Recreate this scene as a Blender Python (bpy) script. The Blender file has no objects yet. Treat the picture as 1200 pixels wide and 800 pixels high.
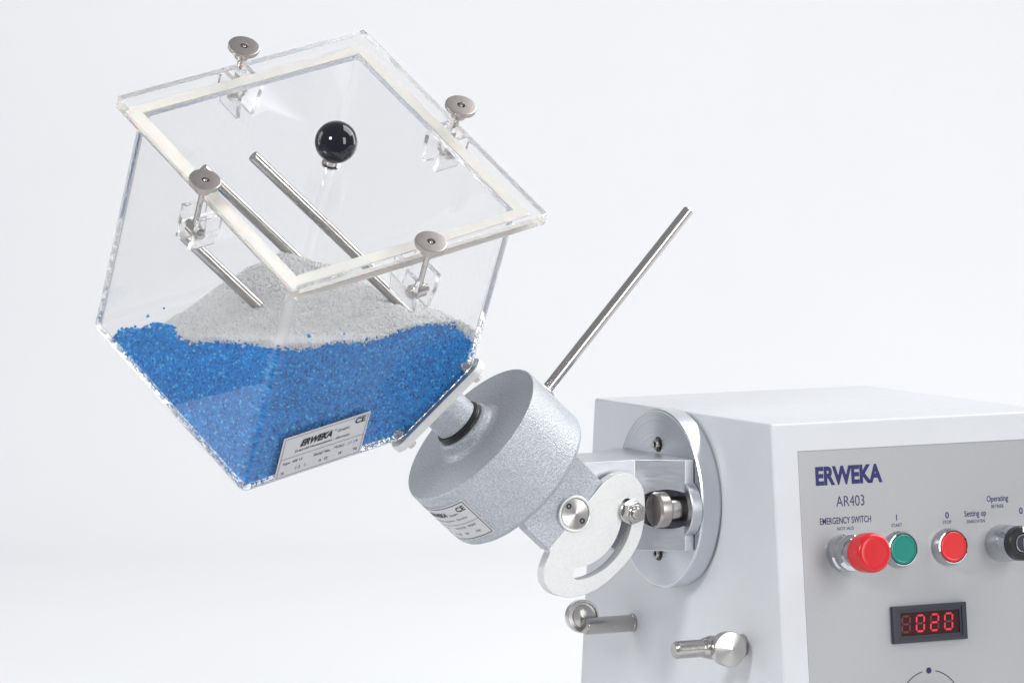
import bpy, bmesh, math, random
import numpy as np
from mathutils import Matrix, Vector

random.seed(7)
rng = np.random.default_rng(7)
S = bpy.context.scene
COL = S.collection
R = math.radians

# ------------------------------------------------------------------ camera, world, lights, exposure
cam_r = Vector((0.89063, -0.45471, -0.00484))
cam_u = Vector((0.03586, 0.05964, 0.99758))
cam_d = Vector((0.45332, 0.88864, -0.06942))
cd = bpy.data.cameras.new('camera')
cam = bpy.data.objects.new('camera', cd)
COL.objects.link(cam)
cam.matrix_world = Matrix((
    (cam_r.x, cam_u.x, -cam_d.x, -2.00353),
    (cam_r.y, cam_u.y, -cam_d.y, -3.45871),
    (cam_r.z, cam_u.z, -cam_d.z, 0.34727),
    (0, 0, 0, 1)))
cd.sensor_width = 36.0
cd.lens = 5688.37 / 1200 * 36
cd.clip_start = 0.05
cd.clip_end = 60
S.camera = cam

w = bpy.data.worlds.new('World')
S.world = w
w.use_nodes = True
w.node_tree.nodes['Background'].inputs[0].default_value = (0.93, 0.95, 1.0, 1)
w.node_tree.nodes['Background'].inputs[1].default_value = 0.34

FOCUS = Vector((-0.15, 0.12, 0.0))


def area(name, loc, target, sx, sy, power, colour=(1, 1, 1)):
    ld = bpy.data.lights.new(name, 'AREA')
    ld.shape = 'RECTANGLE'
    ld.size, ld.size_y = sx, sy
    ld.energy = power
    ld.color = colour
    o = bpy.data.objects.new(name, ld)
    COL.objects.link(o)
    o.location = loc
    o.rotation_euler = (Vector(target) - Vector(loc)).to_track_quat('-Z', 'Y').to_euler()
    return o


def around(deg, dist, z):
    """a point round the object, deg to the right of the direction to the camera"""
    c = Vector((-0.4547, -0.8906, 0)); r = Vector((0.8906, -0.4547, 0))
    v = c * math.cos(R(deg)) + r * math.sin(R(deg))
    return (FOCUS.x + v.x * dist, FOCUS.y + v.y * dist, z)


area('softbox_high_right', (2.0, -0.15, 2.3), (-0.05, 0.15, 0), 2.2, 2.2, 66)
area('softbox_right_front', around(43, 2.6, 0.55), FOCUS, 0.7, 1.5, 20)
area('softbox_right', around(118, 2.4, 0.6), FOCUS, 0.7, 1.6, 14)
area('softbox_left', around(-100, 2.3, 0.7), FOCUS, 0.9, 1.8, 14)
area('softbox_front_small', around(-33, 1.45, 0.72), (-0.36, 0.1, 0.08), 0.28, 0.28, 10.5)
area('softbox_backdrop_left', around(-140, 2.2, 2.6), (0.8, 3.8, 1.9), 1.6, 1.6, 19)
area('softbox_backdrop_right', around(140, 2.2, 2.6), (1.4, 3.6, 2.0), 1.6, 1.6, 11)

S.view_settings.view_transform = 'Standard'
S.view_settings.look = 'None'
S.view_settings.gamma = 1
S.view_settings.use_curve_mapping = False
S.view_settings.exposure = 0.28
S.render.engine = 'CYCLES'
cy = S.cycles
cy.max_bounces = 48
cy.transmission_bounces = 48
cy.glossy_bounces = 48
cy.diffuse_bounces = 8
cy.transparent_max_bounces = 16
cy.caustics_refractive = True
cy.caustics_reflective = True
cy.sample_clamp_indirect = 40
cy.blur_glossy = 0.3
cy.use_denoising = True

# ------------------------------------------------------------------ frames taken from the survey of the machine
A = Vector((-0.74323, 0.0, 0.66903))          # mixing axis, up towards the cube
CV = Vector((0.66903, 0.0, 0.74323))          # across the axis, in the plane of the sector plate
BV = Vector((0, 1, 0))
Y0, Z0 = 0.15623, -0.07435
C0 = Vector((-0.35318, 0.15623, 0.12798))     # centre of the cube
G = Vector((-0.19924, 0.15623, -0.01060))     # centre of the gear head cap
KC = Vector((-0.20815, 0.15623, -0.00257))    # lower right corner of the cube (cut off)
E0 = Vector((-0.26122, 0.77698, 0.57277))
E1 = Vector((-0.96323, -0.17117, -0.20710))
E2 = Vector((-0.06287, -0.60581, 0.79312))
L = 0.22532
H = 0.2218
T = 0.0065
TC = 0.0020                                   # wall at the cut corner
CUT = 0.0698


def frame(o, x, y, z):
    x, y, z = Vector(x).normalized(), Vector(y).normalized(), Vector(z).normalized()
    return Matrix(((x.x, y.x, z.x, o[0]), (x.y, y.y, z.y, o[1]), (x.z, y.z, z.z, o[2]), (0, 0, 0, 1)))


def zframe(o, z, up=(0, 0, 1)):
    z = Vector(z).normalized()
    x = Vector(up).cross(z)
    if x.length < 1e-4:
        x = Vector((0, 1, 0)).cross(z)
    x.normalize()
    return frame(o, x, z.cross(x), z)


CUBE = frame(KC, E0, E1, E2)
nf = Vector((0, -1, 0.10)).normalized()       # outward normal of the slanted front
fd = Vector((0, -0.10, -1)).normalized()      # down along the front


def front(x, s, h=0.0):
    """frame on the front of the housing: +x right, +y up, +z out"""
    o = Vector((x, 0, 0)) + fd * s + nf * h
    return frame(o, (1, 0, 0), -fd, nf)


# ------------------------------------------------------------------ materials
def mat(name, base=(0.8, 0.8, 0.8), rough=0.5, metal=0.0, **kw):
    m = bpy.data.materials.new(name)
    m.use_nodes = True
    b = m.node_tree.nodes['Principled BSDF']
    b.inputs['Base Color'].default_value = (*base, 1)
    b.inputs['Roughness'].default_value = rough
    b.inputs['Metallic'].default_value = metal
    for k, v in kw.items():
        b.inputs[k.replace('_', ' ')].default_value = v
    return m


def nodes(m):
    return m.node_tree.nodes, m.node_tree.links, m.node_tree.nodes['Principled BSDF']


def add_bump(m, height_out, strength=0.3, dist=0.0005):
    n, l, b = nodes(m)
    bp = n.new('ShaderNodeBump')
    bp.inputs['Strength'].default_value = strength
    bp.inputs['Distance'].default_value = dist
    l.new(height_out, bp.inputs['Height'])
    l.new(bp.outputs[0], b.inputs['Normal'])
    return bp


def coords(m, scale=(1, 1, 1)):
    n, l, b = nodes(m)
    tc = n.new('ShaderNodeTexCoord')
    mp = n.new('ShaderNodeMapping')
    mp.inputs['Scale'].default_value = scale
    l.new(tc.outputs['Object'], mp.inputs[0])
    return mp.outputs[0]


def noise(m, vec, scale, detail=3, rough=0.5):
    n, l, b = nodes(m)
    t = n.new('ShaderNodeTexNoise')
    t.inputs['Scale'].default_value = scale
    t.inputs['Detail'].default_value = detail
    t.inputs['Roughness'].default_value = rough
    l.new(vec, t.inputs['Vector'])
    return t.outputs['Fac']


def ramp(m, fac, stops):
    n, l, b = nodes(m)
    r = n.new('ShaderNodeValToRGB')
    el = r.color_ramp.elements
    while len(el) < len(stops):
        el.new(0.5)
    for e, (p, c) in zip(el, stops):
        e.position = p
        e.color = (*c, 1) if len(c) == 3 else (c[0], c[0], c[0], 1)
    l.new(fac, r.inputs[0])
    return r.outputs[0]


def speck(m, base, amount=0.08, scale=60, rlo=None, rhi=None, bump=0.0, bscale=900, bdist=0.0002):
    n, l, b = nodes(m)
    v = coords(m)
    f = noise(m, v, scale, 5, 0.6)
    lo = tuple(c * (1 - amount) for c in base); hi = tuple(min(1, c * (1 + amount)) for c in base)
    l.new(ramp(m, f, [(0.3, lo), (0.7, hi)]), b.inputs['Base Color'])
    if rlo is not None:
        f2 = noise(m, v, scale * 3, 4, 0.6)
        l.new(ramp(m, f2, [(0.3, (rlo,)), (0.7, (rhi,))]), b.inputs['Roughness'])
    if bump:
        add_bump(m, noise(m, v, bscale, 2), bump, bdist)
    return m


M = {}
M['backdrop'] = speck(mat('white_paper', (0.86, 0.865, 0.90), 0.9), (0.745, 0.75, 0.765), 0.01, 2)
M['housing'] = speck(mat('pale_grey_textured_paint', (0.64, 0.65, 0.67), 0.42), (0.63, 0.642, 0.662), 0.012, 30,
                     0.36, 0.5, 0.25, 1500, 0.0002)
M['panel'] = mat('silver_grey_foil', (0.40, 0.41, 0.43), 0.42, 0.35)
speck(M['panel'], (0.40, 0.405, 0.415), 0.02, 400, 0.38, 0.5, 0.1, 3000, 0.0001)
M['rubber'] = mat('black_rubber', (0.012, 0.012, 0.014), 0.35)
M['ball'] = mat('black_glossy_plastic', (0.006, 0.006, 0.012), 0.04, 0, IOR=1.5)
M['ink'] = mat('blue_ink', (0.010, 0.010, 0.11), 0.5)
M['black_ink'] = mat('black_ink', (0.012, 0.012, 0.016), 0.5)
M['grey_ink'] = mat('grey_ink', (0.10, 0.10, 0.11), 0.5)
M['label'] = speck(mat('satin_silver_label', (0.62, 0.62, 0.63), 0.4, 0.0), (0.58, 0.58, 0.59), 0.02, 300, 0.35, 0.5)
M['gasket'] = speck(mat('cream_silicone', (0.80, 0.77, 0.70), 0.5), (0.95, 0.93, 0.87), 0.02, 120)
M['gasket'].node_tree.nodes['Principled BSDF'].inputs['Subsurface Weight'].default_value = 0.25
M['gasket'].node_tree.nodes['Principled BSDF'].inputs['Subsurface Scale'].default_value = 0.003
M['red'] = mat('red_plastic', (0.62, 0.012, 0.02), 0.28)
M['red_face'] = mat('red_button_plastic', (0.66, 0.022, 0.025), 0.35)
M['green'] = mat('green_button_plastic', (0.0, 0.21, 0.165), 0.35)
M['dark'] = mat('dark_grey_plastic', (0.028, 0.034, 0.044), 0.35)
M['screen'] = mat('dark_red_window', (0.035, 0.004, 0.006), 0.22)
M['white'] = mat('white_plastic', (0.85, 0.85, 0.85), 0.35)
M['lit'] = mat('lit_segment', (0.5, 0.02, 0.03), 0.4)
b_ = M['lit'].node_tree.nodes['Principled BSDF']
b_.inputs['Emission Color'].default_value = (1.0, 0.03, 0.07, 1)
b_.inputs['Emission Strength'].default_value = 0.28
M['unlit'] = mat('unlit_segment', (0.14, 0.01, 0.015), 0.4)
M['brass'] = mat('yellow_brass', (0.6, 0.5, 0.3), 0.3, 1.0)


def brushed(name, base, rough, axis_scale, strength=0.15, aniso=0.0, axis='Z'):
    m = mat(name, base, rough, 1.0)
    n, l, b = nodes(m)
    v = coords(m, axis_scale)
    f = noise(m, v, 1.0, 5, 0.65)
    l.new(ramp(m, f, [(0.25, (max(rough - 0.08, 0.03),)), (0.75, (rough + 0.1,))]), b.inputs['Roughness'])
    lo = tuple(c * 0.9 for c in base)
    l.new(ramp(m, f, [(0.3, lo), (0.7, base)]), b.inputs['Base Color'])
    add_bump(m, f, strength, 0.00005)
    if aniso:
        t = n.new('ShaderNodeTangent')
        t.direction_type = 'RADIAL'
        t.axis = axis
        l.new(t.outputs[0], b.inputs['Tangent'])
        b.inputs['Anisotropic'].default_value = aniso
    return m


M['steel'] = brushed('brushed_stainless_steel', (0.52, 0.50, 0.48), 0.20, (300, 300, 900), 0.06)
M['knob'] = brushed('satin_nickel', (0.48, 0.44, 0.42), 0.32, (900, 900, 900), 0.2)


def turned(name, base, rough, aniso, rings=900):
    m = mat(name, base, rough, 1.0)
    n, l, b = nodes(m)
    v = coords(m, (1, 1, 0))
    ln = n.new('ShaderNodeVectorMath'); ln.operation = 'LENGTH'
    l.new(v, ln.inputs[0])
    t = n.new('ShaderNodeTexNoise')
    t.noise_dimensions = '1D'
    t.inputs['Scale'].default_value = rings
    t.inputs['Detail'].default_value = 4
    l.new(ln.outputs['Value'], t.inputs['W'])
    f = t.outputs['Fac']
    l.new(ramp(m, f, [(0.3, (rough - 0.01,)), (0.7, (rough + 0.02,))]), b.inputs['Roughness'])
    l.new(ramp(m, f, [(0.3, tuple(c * 0.98 for c in base)), (0.7, base)]), b.inputs['Base Color'])
    tg = n.new('ShaderNodeTangent')
    tg.direction_type = 'RADIAL'
    tg.axis = 'Z'
    l.new(tg.outputs[0], b.inputs['Tangent'])
    b.inputs['Anisotropic'].default_value = aniso
    return m


M['turned'] = turned('turned_steel', (0.62, 0.60, 0.58), 0.24, 0.85, 900)
M['turned_alu'] = turned('turned_aluminium', (0.66, 0.68, 0.73), 0.22, 0.85, 500)
M['alu'] = brushed('milled_aluminium', (0.66, 0.67, 0.71), 0.34, (60, 60, 900), 0.05)
M['cast'] = speck(mat('bead_blasted_aluminium', (0.80, 0.81, 0.80), 0.45, 0.75), (0.72, 0.725, 0.715), 0.05, 500,
                  0.42, 0.6, 0.25, 2500, 0.0002)
M['bright_steel'] = mat('bright_steel', (0.62, 0.60, 0.585), 0.17, 1.0)
M['chrome'] = mat('chrome', (0.60, 0.61, 0.63), 0.07, 1.0)
M['hole'] = mat('black_recess', (0.01, 0.01, 0.01), 0.6)

# hammered blue grey lacquer
m = M['hammer'] = mat('hammered_blue_grey_lacquer', (0.44, 0.46, 0.52), 0.42, 0.35)
n, l, b = nodes(m)
v = coords(m)
vo = n.new('ShaderNodeTexVoronoi')
vo.feature = 'SMOOTH_F1'
vo.inputs['Scale'].default_value = 640
vo.inputs['Smoothness'].default_value = 0.6
l.new(v, vo.inputs['Vector'])
nz = noise(m, v, 800, 2)
mx = n.new('ShaderNodeMath'); mx.operation = 'ADD'
l.new(vo.outputs['Distance'], mx.inputs[0]); l.new(nz, mx.inputs[1])
l.new(ramp(m, nz, [(0.36, (0.37, 0.385, 0.425)), (0.64, (0.55, 0.565, 0.605))]), b.inputs['Base Color'])
add_bump(m, mx.outputs[0], 0.8, 0.0005)

# clear acrylic
m = M['acrylic'] = mat('clear_acrylic', (1.0, 1.0, 1.0), 0.0, 0.0)
nodes(m)[2].inputs['Transmission Weight'].default_value = 1.0
nodes(m)[2].inputs['IOR'].default_value = 1.42


m = M['acrylic_edge'] = mat('satin_cut_acrylic_edge', (1.0, 1.0, 1.0), 0.22, 0.0)
nodes(m)[2].inputs['Transmission Weight'].default_value = 1.0
nodes(m)[2].inputs['IOR'].default_value = 1.42


def satin_edges(me, rim=None):
    """second material on the cut and rounded edges of an acrylic part"""
    me.materials.append(M['acrylic']); me.materials.append(M['acrylic_edge'])
    for p in me.polygons:
        n = p.normal
        k = max(abs(n.x), abs(n.y), abs(n.z))
        if k < 0.99 and abs(abs(n.x) - 0.577) > 0.02:
            p.material_index = 1
        if rim and rim(p):
            p.material_index = 1


def grain_mat(name, stops, rough, spec):
    m = mat(name, (1, 1, 1), rough)
    n, l, b = nodes(m)
    g = n.new('ShaderNodeNewGeometry')
    l.new(ramp(m, g.outputs['Random Per Island'], stops), b.inputs['Base Color'])
    b.inputs['Specular IOR Level'].default_value = spec
    return m


M['blue'] = grain_mat('blue_plastic_granules', [(0.0, (0.0, 0.135, 0.50)), (0.5, (0.0, 0.295, 0.77)),
                                                (0.85, (0.012, 0.38, 0.92)), (1.0, (0.12, 0.68, 0.97))], 0.35, 0.08)
M['pale'] = grain_mat('white_plastic_granules', [(0.0, (0.80, 0.80, 0.81)), (0.4, (0.95, 0.95, 0.95)),
                                                 (1.0, (0.97, 0.97, 0.97))], 0.35, 0.5)

b_ = nodes(M['pale'])[2]
b_.inputs['Subsurface Weight'].default_value = 0.6
b_.inputs['Subsurface Radius'].default_value = (1.0, 1.0, 1.0)
b_.inputs['Subsurface Scale'].default_value = 0.0016

# ------------------------------------------------------------------ building helpers
WORLD = {}


def thing(name, label, cat, loc, group=None):
    o = bpy.data.objects.new(name, None)
    o.empty_display_size = 0.02
    COL.objects.link(o)
    o.location = loc
    o['label'] = label
    o['category'] = cat
    if group:
        o['group'] = group
    WORLD[o] = Matrix.Translation(loc)
    return o


def obj(name, me, material, parent=None, mw=None, label=None, kind=None, wn=False):
    """link mesh me with world matrix mw under parent"""
    if material is not None and not me.materials:
        me.materials.append(M[material] if isinstance(material, str) else material)
    o = bpy.data.objects.new(name, me)
    COL.objects.link(o)
    mw = mw.copy() if mw is not None else Matrix.Identity(4)
    WORLD[o] = mw
    if parent is not None:
        o.parent = parent
        o.matrix_basis = WORLD[parent].inverted() @ mw
    else:
        o.matrix_basis = mw
    if label:
        o['label'] = label
    if kind:
        o['kind'] = kind
    if material == 'acrylic':
        me.polygons.foreach_set('use_smooth', [False] * len(me.polygons))
    elif 8 < len(me.polygons) < 3000 and name not in ('lettering', 'frame_line'):
        md = o.modifiers.new('weighted', 'WEIGHTED_NORMAL')
        md.keep_sharp = True
        md.weight = 100
    return o


def finish(bm, name, smooth=30):
    bmesh.ops.recalc_face_normals(bm, faces=bm.faces[:])
    me = bpy.data.meshes.new(name)
    bm.to_mesh(me)
    bm.free()
    if smooth:
        me.polygons.foreach_set('use_smooth', [True] * len(me.polygons))
        me.set_sharp_from_angle(angle=R(smooth))
    return me


def lathe(name, prof, seg=64, smooth=30, bump=None):
    """profile [(radius, height)] turned about local z; closed at both ends when radius 0"""
    bm = bmesh.new()
    rings = []
    for r, h in prof:
        if r < 1e-7:
            rings.append([bm.verts.new((0, 0, h))])
        else:
            ring = []
            for i in range(seg):
                a = 2 * math.pi * i / seg
                rr = r
                if bump and r > bump[0]:
                    rr = r - bump[1] * (i % 2)
                ring.append(bm.verts.new((rr * math.cos(a), rr * math.sin(a), h)))
            rings.append(ring)
    for a, b in zip(rings, rings[1:]):
        if len(a) == 1 and len(b) == 1:
            continue
        for i in range(seg):
            j = (i + 1) % seg
            if len(a) == 1:
                bm.faces.new((a[0], b[i], b[j]))
            elif len(b) == 1:
                bm.faces.new((a[i], b[0], a[j]))
            else:
                bm.faces.new((a[i], b[i], b[j], a[j]))
    for ring in (rings[0], rings[-1]):
        if len(ring) > 1:
            bm.faces.new(ring)
    return finish(bm, name, smooth)


def cyl(name, r, h0, h1, ch=0.0004, seg=48):
    return lathe(name, [(0, h0), (r - ch, h0), (r, h0 + ch), (r, h1 - ch), (r - ch, h1), (0, h1)], seg)


def tube(name, ro, ri, h0, h1, ch=0.0004, seg=64):
    bm = bmesh.new()
    prof = [(ri, h0), (ro - ch, h0), (ro, h0 + ch), (ro, h1 - ch), (ro - ch, h1), (ri + ch, h1), (ri, h1 - ch)]
    rings = [[bm.verts.new((r * math.cos(2 * math.pi * i / seg), r * math.sin(2 * math.pi * i / seg), h))
              for i in range(seg)] for r, h in prof]
    for k in range(len(rings)):
        a, b = rings[k], rings[(k + 1) % len(rings)]
        for i in range(seg):
            j = (i + 1) % seg
            bm.faces.new((a[i], b[i], b[j], a[j]))
    return finish(bm, name)


def prism_bm(poly, z0, z1, bevel=0.0, seg=2):
    bm = bmesh.new()
    lo = [bm.verts.new((x, y, z0)) for x, y in poly]
    hi = [bm.verts.new((x, y, z1)) for x, y in poly]
    n = len(poly)
    bm.faces.new(lo[::-1]); bm.faces.new(hi)
    for i in range(n):
        bm.faces.new((lo[i], lo[(i + 1) % n], hi[(i + 1) % n], hi[i]))
    bmesh.ops.recalc_face_normals(bm, faces=bm.faces[:])
    if bevel:
        bmesh.ops.bevel(bm, geom=bm.edges[:], offset=bevel, segments=seg, profile=0.5, affect='EDGES', clamp_overlap=True)
    return bm


def prism(name, poly, z0, z1, bevel=0.0, smooth=30, seg=2):
    return finish(prism_bm(poly, z0, z1, bevel, seg), name, smooth)


def box(name, x0, x1, y0, y1, z0, z1, bevel=0.0, seg=2):
    return prism(name, [(x0, y0), (x1, y0), (x1, y1), (x0, y1)], z0, z1, bevel, 30, seg)


def boolean(me, cutters, op='DIFFERENCE', smooth=30):
    """cutters: list of (mesh, matrix) in the space of me"""
    base = bpy.data.objects.new('tmp', me)
    COL.objects.link(base)
    tmp = [base]
    for cm, mx_ in cutters:
        c = bpy.data.objects.new('tmp_cut', cm)
        COL.objects.link(c)
        c.matrix_world = mx_
        tmp.append(c)
        md = base.modifiers.new('b', 'BOOLEAN')
        md.operation = op
        md.object = c
        md.solver = 'EXACT'
    bpy.context.view_layer.update()
    dg = bpy.context.evaluated_depsgraph_get()
    out = bpy.data.meshes.new_from_object(base.evaluated_get(dg))
    for o in tmp:
        bpy.data.objects.remove(o)
    out.materials.clear()
    out.polygons.foreach_set('use_smooth', [bool(smooth)] * len(out.polygons))
    if smooth:
        out.set_sharp_from_angle(angle=R(smooth))
    return out


def text_mesh(s, width=None, height=None, bold=0.0, shear=0.0, spacing=1.0):
    """flat lettering centred on the origin in the xy plane"""
    cu = bpy.data.curves.new('t', 'FONT')
    cu.body = s
    cu.size = 1
    cu.offset = bold
    cu.shear = shear
    cu.space_character = spacing
    cu.align_x = 'CENTER'
    o = bpy.data.objects.new('t', cu)
    COL.objects.link(o)
    bpy.context.view_layer.update()
    dg = bpy.context.evaluated_depsgraph_get()
    me = bpy.data.meshes.new_from_object(o.evaluated_get(dg))
    bpy.data.objects.remove(o)
    n = len(me.vertices)
    co = np.empty(n * 3); me.vertices.foreach_get('co', co); co = co.reshape(-1, 3)
    mn, mx_ = co.min(0), co.max(0)
    co -= (mn + mx_) / 2
    sx = width / (mx_[0] - mn[0]) if width else None
    sy = height / (mx_[1] - mn[1]) if height else None
    sx = sx or sy; sy = sy or sx
    co[:, 0] *= sx; co[:, 1] *= sy; co[:, 2] = 0
    me.vertices.foreach_set('co', co.ravel())
    me.materials.clear()
    me.update()
    return me


def join_meshes(parts, name):
    """parts: (mesh, matrix)"""
    bm = bmesh.new()
    for me, mx_ in parts:
        t = me.copy(); t.transform(mx_); bm.from_mesh(t); bpy.data.meshes.remove(t)
    me = bpy.data.meshes.new(name)
    bm.to_mesh(me); bm.free()
    return me


T_ = Matrix.Translation

# ------------------------------------------------------------------ the setting: one sweep of white studio paper
def build_backdrop():
    fwd = Vector((0.4547, 0.8906, 0)); rt = Vector((0.8906, -0.4547, 0))
    base = Vector((0.1, 0.2, -0.3615))
    prof = [(-0.75, -0.02), (-0.70, 0), (-0.2, 0), (1.2, 0)]
    rad = 1.6
    for i in range(1, 17):
        a = math.pi / 2 * i / 16
        prof.append((1.8 + rad * math.sin(a), rad - rad * math.cos(a)))
    prof.append((1.8 + rad, 4.6))
    bm = bmesh.new()
    rows = []
    for x, z in prof:
        rows.append([bm.verts.new(base + fwd * x + rt * u + Vector((0, 0, z))) for u in (-1.62, -0.5, 0.8, 2.6)])
    for a, b in zip(rows, rows[1:]):
        for i in range(3):
            bm.faces.new((a[i], a[i + 1], b[i + 1], b[i]))
    me = finish(bm, 'studio_backdrop', 60)
    obj('studio_backdrop', me, 'backdrop', kind='structure')


build_backdrop()

# ------------------------------------------------------------------ drive unit
drive = thing('drive_unit', 'pale grey metal drive unit with silver control panel, display and round buttons',
              'drive unit', (0.14, 0.155, -0.36))
ZB = -0.36
D = 0.31
bm = bmesh.new()
prof = [(0, 0), (D, 0), (D + 0.112 * 0.36, ZB), (0.10 * ZB, ZB)]
lo = [bm.verts.new((0, y, z)) for y, z in prof]
hi = [bm.verts.new((0.28, y, z)) for y, z in prof]
bm.faces.new(lo); bm.faces.new(hi[::-1])
for i in range(4):
    bm.faces.new((lo[i], hi[i], hi[(i + 1) % 4], lo[(i + 1) % 4]))
bmesh.ops.recalc_face_normals(bm, faces=bm.faces[:])
bmesh.ops.bevel(bm, geom=bm.edges[:], offset=0.0022, segments=4, profile=0.5, affect='EDGES')
hull = finish(bm, 'housing')
PX0, PX1, PS0, PS1 = 0.0242, 0.2558, 0.0233, 0.335
recess = box('cut', PX0, PX1, -PS1, -PS0, -0.0012, 0.02)
hull = boolean(hull, [(recess, front(0, 0, 0))])
obj('housing', hull, 'housing', drive)
panel = obj('control_panel', box('control_panel', PX0 + 0.0004, PX1 - 0.0004, -PS1 + 0.0004, -PS0 - 0.0004, -0.0011, -0.0003, 0.0001),
            'panel', drive, front(0, 0, 0))

TOP = -0.00015                                   # print lies this far over the housing plane


def lettering(s, x, sdn, width, height, material='ink', bold=0.0, shear=0.0, parent=None):
    me = text_mesh(s, width, height, bold, shear)
    return obj('lettering', me, material, parent or panel, front(x, sdn, TOP))


lettering('ERWEKA', 0.0727, 0.0450, 0.0645, 0.0158, 'ink', 0.045)
lettering('AR403', 0.0727, 0.0667, 0.0272, 0.0088, 'black_ink', -0.005).data.materials[0] = M['ink']
lettering('EMERGENCY SWITCH', 0.0672, 0.0825, 0.0495, 0.0056, bold=0.01)
lettering('NOT-AUS', 0.0668, 0.0893, 0.0160, 0.0028)
lettering('I', 0.1168, 0.0829, None, 0.0050, bold=0.01)
lettering('START', 0.1166, 0.0893, 0.0105, 0.0028)
lettering('0', 0.1664, 0.0836, None, 0.0054, bold=0.02)
lettering('STOP', 0.1661, 0.0893, 0.0085, 0.0028)
lettering('Setting up', 0.1943, 0.0841, 0.0215, 0.0066, bold=0.01)
lettering('EINRICHTEN', 0.1945, 0.0901, 0.0180, 0.0028)
lettering('Operating', 0.2171, 0.0727, 0.0213, 0.0066, bold=0.01)
lettering('BETRIEB', 0.2168, 0.0785, 0.0120, 0.0028)
lettering('0', 0.2400, 0.0836, None, 0.0054, bold=0.02)

# printed dial ring with its blue dot, knob below it
dial_c = (0.1406, 0.2425)
bm = bmesh.new()
for k in range(60):
    a0 = R(90 + 12 + k * (336 / 60)); a1 = R(90 + 12 + (k + 1) * (336 / 60))
    q = [bm.verts.new((r * math.cos(a), r * math.sin(a), 0)) for r, a in
         ((0.0299, a0), (0.0307, a0), (0.0307, a1), (0.0299, a1))]
    bm.faces.new(q)
obj('dial_ring', finish(bm, 'dial_ring', 0), 'black_ink', panel, front(*dial_c, TOP))
obj('dial_dot', lathe('dial_dot', [(0.0026, 0), (0.0026, 0.0001)], 24), 'ink', panel, front(dial_c[0], dial_c[1] - 0.0303, TOP))
kn = obj('speed_knob', lathe('speed_knob', [(0, 0.019), (0.0125, 0.019), (0.0135, 0.018), (0.0155, 0.002), (0.0155, 0), (0, 0)], 48),
         'dark', drive, front(*dial_c, -0.0002))

# emergency stop
es = obj('emergency_stop', lathe('emergency_stop', [(0, 0), (0.0158, 0), (0.0162, 0.002), (0.0160, 0.008), (0.0146, 0.010),
         (0.0146, 0.012), (0.0150, 0.0125), (0.0148, 0.0155), (0.0118, 0.017), (0.0112, 0.024), (0.0118, 0.030),
         (0.0118, 0.036), (0, 0.036)], 64), 'chrome', drive, front(0.0631, 0.1095, -0.0002))
obj('mushroom_head', lathe('mushroom_head', [(0, 0.0310), (0.0140, 0.0310), (0.0158, 0.0325), (0.0164, 0.0350), (0.0166, 0.0460), (0.0160, 0.0495), (0.0148, 0.0515), (0.0128, 0.0524), (0.0100, 0.0521), (0, 0.0524)], 64, 60),
    'red', es, front(0.0631, 0.1095, 0))


def push_button(x, sdn, r, face, colour, lift):
    bt = obj('push_button', lathe('button_ring', [(0, 0), (r, 0), (r + 0.0002, 0.0015), (r, lift * 0.5), (r - 0.001, lift * 0.75),
             (r - 0.0014, lift), (r - 0.0022, lift + 0.0002), (face + 0.0003, lift - 0.0008), (face + 0.0003, 0.002), (0, 0.002)], 64),
             'chrome', drive, front(x, sdn, -0.0002), label='%s push button in a chrome ring' % colour)
    obj('button_face', lathe('button_face', [(0, 0.0025), (face, 0.0025), (face, lift), (face - 0.0007, lift + 0.0007),
        (face - 0.0015, lift + 0.0008), (face - 0.0022, lift + 0.0003), (0, lift + 0.0001)], 64), 'red_face' if colour == 'red' else 'green', bt, front(x, sdn, 0))


push_button(0.1175, 0.1095, 0.0154, 0.0124, 'green', 0.0072)
push_button(0.1655, 0.1100, 0.0156, 0.0126, 'red', 0.0090)
ks = obj('key_switch', lathe('key_switch', [(0, 0), (0.0158, 0), (0.0160, 0.002), (0.0156, 0.010), (0.0149, 0.0115), (0.0149, 0.0135),
         (0.0153, 0.014), (0.0151, 0.0165), (0.0142, 0.018), (0.0137, 0.030), (0, 0.030)], 64), 'chrome', drive, front(0.2183, 0.1100, -0.0002))
obj('black_collar', tube('black_collar', 0.0147, 0.0082, 0.026, 0.0365, 0.0012), 'rubber', ks, front(0.2183, 0.1100, 0))
obj('lock_ring', tube('lock_ring', 0.0080, 0.0068, 0.028, 0.0362, 0.0003), 'chrome', ks, front(0.2183, 0.1100, 0))
obj('lock_core', lathe('lock_core', [(0, 0.0352), (0.0066, 0.0352), (0.0066, 0.028), (0, 0.028)], 40), 'dark', ks, front(0.2183, 0.1100, 0))
obj('key_slot', box('key_slot', -0.0007, 0.0007, -0.0040, 0.0040, 0.0350, 0.0356), 'chrome', ks, front(0.2183, 0.1100, 0))
obj('pointer_mark', box('pointer_mark', -0.0013, 0.0013, 0.0092, 0.0141, 0.0364, 0.0369, 0.0001), 'white', ks, front(0.2183, 0.1100, 0))

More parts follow.
